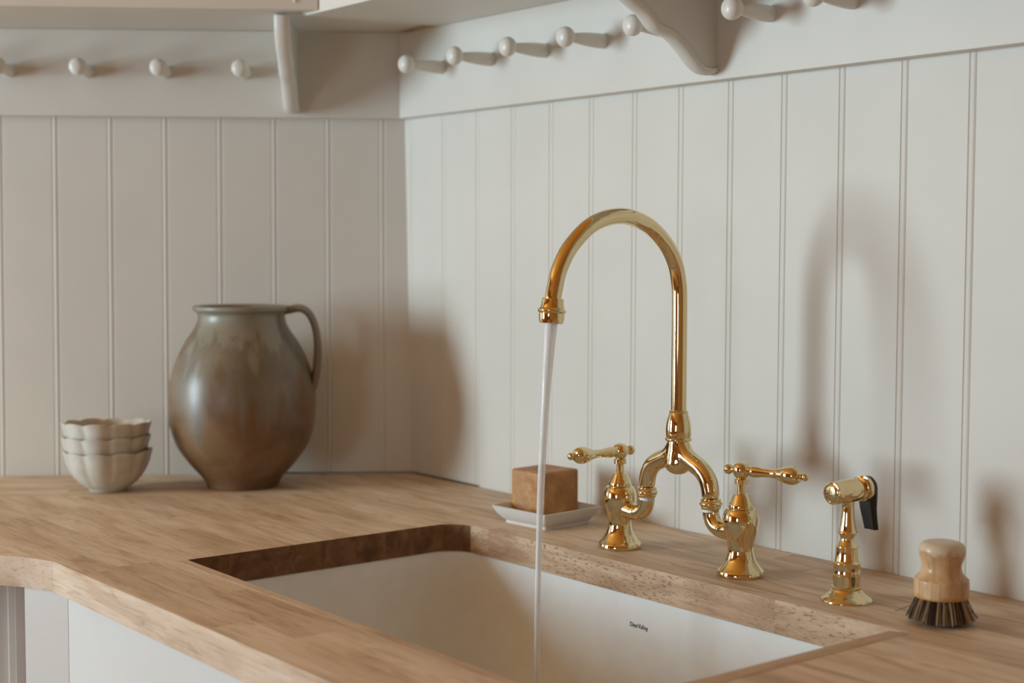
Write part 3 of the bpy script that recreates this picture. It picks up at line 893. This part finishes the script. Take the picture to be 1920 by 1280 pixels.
# ================================================================== DISH BRUSH
BP = Vector((1.1365, -.1465, 0))
bs = thing('dish_brush', 'round wooden dish brush with dark and pale bristles standing on the worktop', 'brush', tuple(BP))
_h = [[(.0, .0258), (.0240, .0258)], [(.0262, .0266), (.0268, .0285), (.0269, .0400), (.0267, .0462)], [(.0262, .0478), (.0236, .0502), (.0206, .0545), (.0192, .0600), (.0196, .0655), (.0214, .0715), (.0226, .0775), (.0225, .0825), (.0205, .0872), (.0165, .0896), (.0100, .0904), (.0, .0906)]]
_h = [[(r, .0258 + (z - .0258) * .875) for r, z in run] for run in _h]
lathe('handle', _h, BP, M_BRUSHWOOD, bs, seg=48, n=5)
V, Fc, C = [], [], []
rnd = random.Random(3)
tones = [(.030, .020, .012), (.045, .028, .016), (.09, .055, .03), (.46, .35, .22), (.56, .44, .29), (.36, .25, .14)]
def bristle(p, q, r, col, mid=None):
    d = (q - p).normalized(); x, y, _ = frame_of(d); b = len(V)
    for e, rr_ in ((p, r), (q, r * .75)):
        for k in range(4):
            a = math.pi / 2 * k
            V.append(e + x * (rr_ * math.cos(a)) + y * (rr_ * math.sin(a))); C.append(col)
    for k in range(4):
        Fc.append((b + k, b + (k + 1) % 4, b + 4 + (k + 1) % 4, b + 4 + k))
    Fc.append((b + 7, b + 6, b + 5, b + 4))
for tuft in range(78):
    if tuft < 34: rr_, n_, k_ = .0218, 34, tuft
    elif tuft < 58: rr_, n_, k_ = .0155, 24, tuft - 34
    elif tuft < 72: rr_, n_, k_ = .0092, 14, tuft - 58
    else: rr_, n_, k_ = .0038, 6, tuft - 72
    a0 = 2 * math.pi * (k_ + .2 * (rr_ * 1000 % 3)) / n_
    dark = rnd.random() < .5
    for j in range(22):
        if j % 5 == 0: dark = rnd.random() < .5
        a = a0 + rnd.gauss(0, .055) * .02 / rr_; r0 = rr_ + rnd.uniform(-.0016, .0022)
        spread = 1.36 + rnd.gauss(0, .05)
        col = rnd.choice(tones[:3] if dark else tones[3:])
        p = BP + Vector((r0 * math.cos(a), r0 * math.sin(a), .0275))
        zb_ = .0006 + max(0, (r0 - .016)) * .55 + abs(rnd.gauss(0, .0008))
        q = BP + Vector((r0 * spread * math.cos(a + rnd.gauss(0, .03)), r0 * spread * math.sin(a + rnd.gauss(0, .03)), zb_))
        bristle(p, q, .00042, col)
RXv = Vector((.6234, .7819, 0)).normalized()
for (s0, s1, z0_, z1_) in ((-.018, -.0460, .022, .0115), (.0215, .0375, .020, .005)):
    bristle(BP + RXv * s0 + Vector((0, 0, z0_)), BP + RXv * s1 + Vector((0, 0, z1_)), .0005, tones[1] if s0 > 0 else (.25, .13, .06))
me = bpy.data.meshes.new('bristles'); me.from_pydata([tuple(p - BP) for p in V], [], Fc)
ca = me.color_attributes.new('tone', 'FLOAT_COLOR', 'POINT')
for i, c in enumerate(C): ca.data[i].color = (*c, 1)
me.materials.append(M_BRISTLE); me.update()
o = bpy.data.objects.new('bristles', me); COL.objects.link(o); o.parent = bs; o['kind'] = 'stuff'
o['label'] = 'stiff dark and straw coloured bristles'

# ================================================================== SOAP AND DISH
DC = Vector((.4800, -.1100, 0)); DA = math.radians(3.5)
def dfn(x, y, z):
    return Vector((DC.x + x * math.cos(DA) - y * math.sin(DA), DC.y + x * math.sin(DA) + y * math.cos(DA), z))
sd = thing('soap_dish', 'small square white ceramic soap dish with flared rim', 'soap dish', tuple(DC))
def dring(h, z, r, wav=0):
    out = []
    for x, y in rrect(-h, -h, h, h, r, 5):
        m = (abs(x) + abs(y)) / (2 * h)
        out.append(dfn(x, y, z + wav * max(0, m - .5) * 2))
    return out
DL = [dring(.0360, .0, .004), dring(.0405, .0, .004), dring(.0405, .0036, .004), dring(.0430, .0052, .005), dring(.0495, .0118, .004, .0014), dring(.0528, .0178, .003, .0030), dring(.0538, .0196, .0025, .0036), dring(.0526, .0202, .0022, .0036), dring(.0488, .0162, .003, .002), dring(.0440, .0108, .004), dring(.0380, .0092, .004)]
vv = [p for L in DL for p in L]; n = len(DL[0]); ff = []
for i in range(len(DL) - 1):
    for k in range(n):
        ff.append((i * n + k, i * n + (k + 1) % n, (i + 1) * n + (k + 1) % n, (i + 1) * n + k))
ff.append(tuple(range(n))[::-1]); ff.append(tuple((len(DL) - 1) * n + k for k in range(n)))
obj('dish', vv, ff, M_DISH, sd, 45)
sb = thing('soap_bar', 'brown olive oil soap cube with stamped faces resting on the white dish', 'soap', tuple(dfn(-.020, .013, .009)))
SC = dfn(-.0170, .0125, 0); SA = DA + math.radians(1)
hs = .0328
def sfn(x, y, z):
    return Vector((SC.x + x * math.cos(SA) - y * math.sin(SA), SC.y + x * math.sin(SA) + y * math.cos(SA), z))
# grid faces with a round stamped recess in each side
N = 22
def cube_face(o, ux, uy, nrm, stamp):
    v, f = [], []
    for i in range(N + 1):
        for j in range(N + 1):
            a = -1 + 2 * i / N; b = -1 + 2 * j / N
            p = Vector(o) + Vector(ux) * a + Vector(uy) * b
            bul = .02 * (1 - a * a) * (1 - b * b)
            d = 0
            if stamp:
                rr2 = math.hypot(a, (b + .05) * .8)
                d = -.0011 / (1 + math.exp((rr2 - .52) * 26)) + (.0008 if rr2 < .36 and math.sin(a * 17) * math.sin(b * 15) > .2 else 0)
            edge = max(abs(a), abs(b))
            p = p + Vector(nrm) * (bul * .03 + d)
            v.append(p)
    for i in range(N):
        for j in range(N):
            q = i * (N + 1) + j
            f.append((q, q + N + 1, q + N + 2, q + 1))
    return v, f
hz = .0310
fcs = []
for nrm, ux, uy, st in (((1, 0, 0), (0, hs, 0), (0, 0, hz), 1), ((-1, 0, 0), (0, hs, 0), (0, 0, hz), 1), ((0, 1, 0), (hs, 0, 0), (0, 0, hz), 1), ((0, -1, 0), (hs, 0, 0), (0, 0, hz), 1), ((0, 0, 1), (hs, 0, 0), (0, hs, 0), 1), ((0, 0, -1), (hs, 0, 0), (0, hs, 0), 0)):
    o_ = (nrm[0] * hs, nrm[1] * hs, nrm[2] * hz)
    fcs.append(cube_face(o_, ux, uy, nrm, st))
v, f = merge(*fcs)
# round the cube edges
v2 = []
for p in v:
    q = Vector(p); r = .0030
    c = Vector((max(-hs + r, min(hs - r, q.x)), max(-hs + r, min(hs - r, q.y)), max(-hz + r, min(hz - r, q.z))))
    d = q - c
    if d.length > r: q = c + d.normalized() * r if sum(abs(a) > 1e-6 for a in d) > 1 else q
    v2.append(sfn(q.x, q.y, q.z + hz + .0090))
obj('block', v2, f, M_SOAP, sb, 50)

# ================================================================== JUG
JP = Vector((-.0537, -.2849, 0))
jg = thing('stoneware_jug', 'large brown grey salt-glazed stoneware jug with strap handle on the worktop', 'jug', tuple(JP))
outer = [(.0, 0), (.0530, 0)]
prof = [[(.0, .0), (.0540, .0)], [(.0556, .0015), (.0580, .0080), (.0640, .0170), (.0760, .0300), (.0880, .0450), (.0985, .0600), (.1050, .0740), (.1100, .0900), (.1125, .1060), (.1138, .1240), (.1136, .1430), (.1118, .1610), (.1085, .1770), (.1030, .1930), (.0950, .2120), (.0855, .2290), (.0765, .2420), (.0702, .2530), (.0674, .2620), (.0672, .2690)],
        [(.0690, .2725), (.0735, .2750), (.0752, .2780), (.0748, .2812), (.0715, .2828), (.0680, .2818)], [(.0645, .2780), (.0630, .2650), (.0660, .2500), (.0800, .2250), (.0980, .1900), (.1070, .1450), (.1040, .0900), (.0800, .0350), (.0450, .0120), (.0, .0110)]]
v, f = lathe_geo(smooth_profile(prof, 4), JP, (0, 0, 1), 72)
obj('body', v, f, M_JUG, jg, 60)
hp = [(.060, .2745), (.0740, .2765), (.0870, .2790), (.0985, .2762), (.1080, .2660), (.1150, .2480), (.1180, .2270), (.1182, .2050), (.1165, .1830), (.1130, .1660), (.1090, .1530)]
path = catmull([JP + RXv * a + Vector((0, 0, b)) for a, b in hp], 5)
nn = len(path)
v, f = tube_geo(path, [.0056 + .0012 * abs(i / nn - .5) * 2 for i in range(nn)], 20, (Vector((RXv.y, -RXv.x, 0)), 2.1))
obj('handle', v, f, M_JUG, jg, 60)

# ================================================================== BOWLS
BPos = Vector((-.1397, -.4713, 0))
def bowl_geo(rot):
    LOB = 10
    def rad(t, w):     # w: 0 foot .. 1 rim
        c = abs(math.cos(LOB * t / 2 + rot))
        return 1 - .070 * w * (1 - c ** .55)
    rows = [(.0, .0, 0), (.0260, .0, 0), (.0285, .0010, 0), (.0290, .0040, .05), (.0330, .0062, .15), (.0420, .0125, .4), (.0505, .0215, .65), (.0575, .0325, .85), (.0625, .0440, 1), (.0650, .0540, 1), (.0668, .0610, 1), (.0672, .0632, 1), (.0656, .0640, 1), (.0636, .0620, 1), (.0605, .0500, 1), (.0560, .0380, .9), (.0480, .0260, .7), (.0360, .0160, .4), (.0200, .0110, .1), (.0, .0100, 0)]
    seg = 120; v, f = [], []
    for (r, z, w) in rows:
        for k in range(seg):
            t = 2 * math.pi * k / seg
            c = abs(math.cos(LOB * t / 2 + rot))
            zz = z - (.0036 * (1 - c ** .6) if z > .05 else 0) * (1 if w == 1 else 0)
            R_ = max(r, 1e-5) * rad(t, w)
            v.append(Vector((R_ * math.cos(t), R_ * math.sin(t), zz)))
    n = len(rows)
    for i in range(n - 1):
        for k in range(seg):
            f.append((i * seg + k, i * seg + (k + 1) % seg, (i + 1) * seg + (k + 1) % seg, (i + 1) * seg + k))
    return v, f
for i, (dz, rot, dx, lab) in enumerate(((0, .15, .001, 'cream scalloped stoneware bowl at the bottom of the stack, standing on the worktop'),
                                         (.0222, .18, -.0016, 'cream scalloped stoneware bowl in the middle of the stack of three'),
                                         (.0428, .12, -.0008, 'cream scalloped stoneware bowl on top of the stack of three'))):
    v, f = bowl_geo(rot)
    loc = BPos + RXv * dx + Vector((0, 0, dz))
    o = obj('scalloped_bowl', v, f, M_BOWL, None, 60); o.location = loc
    if i:
        o.rotation_euler = Matrix.Rotation((0, -.012, -.034)[i], 3, RXv).to_euler()
    tag(o, lab, 'bowl', 'stack of scalloped bowls')
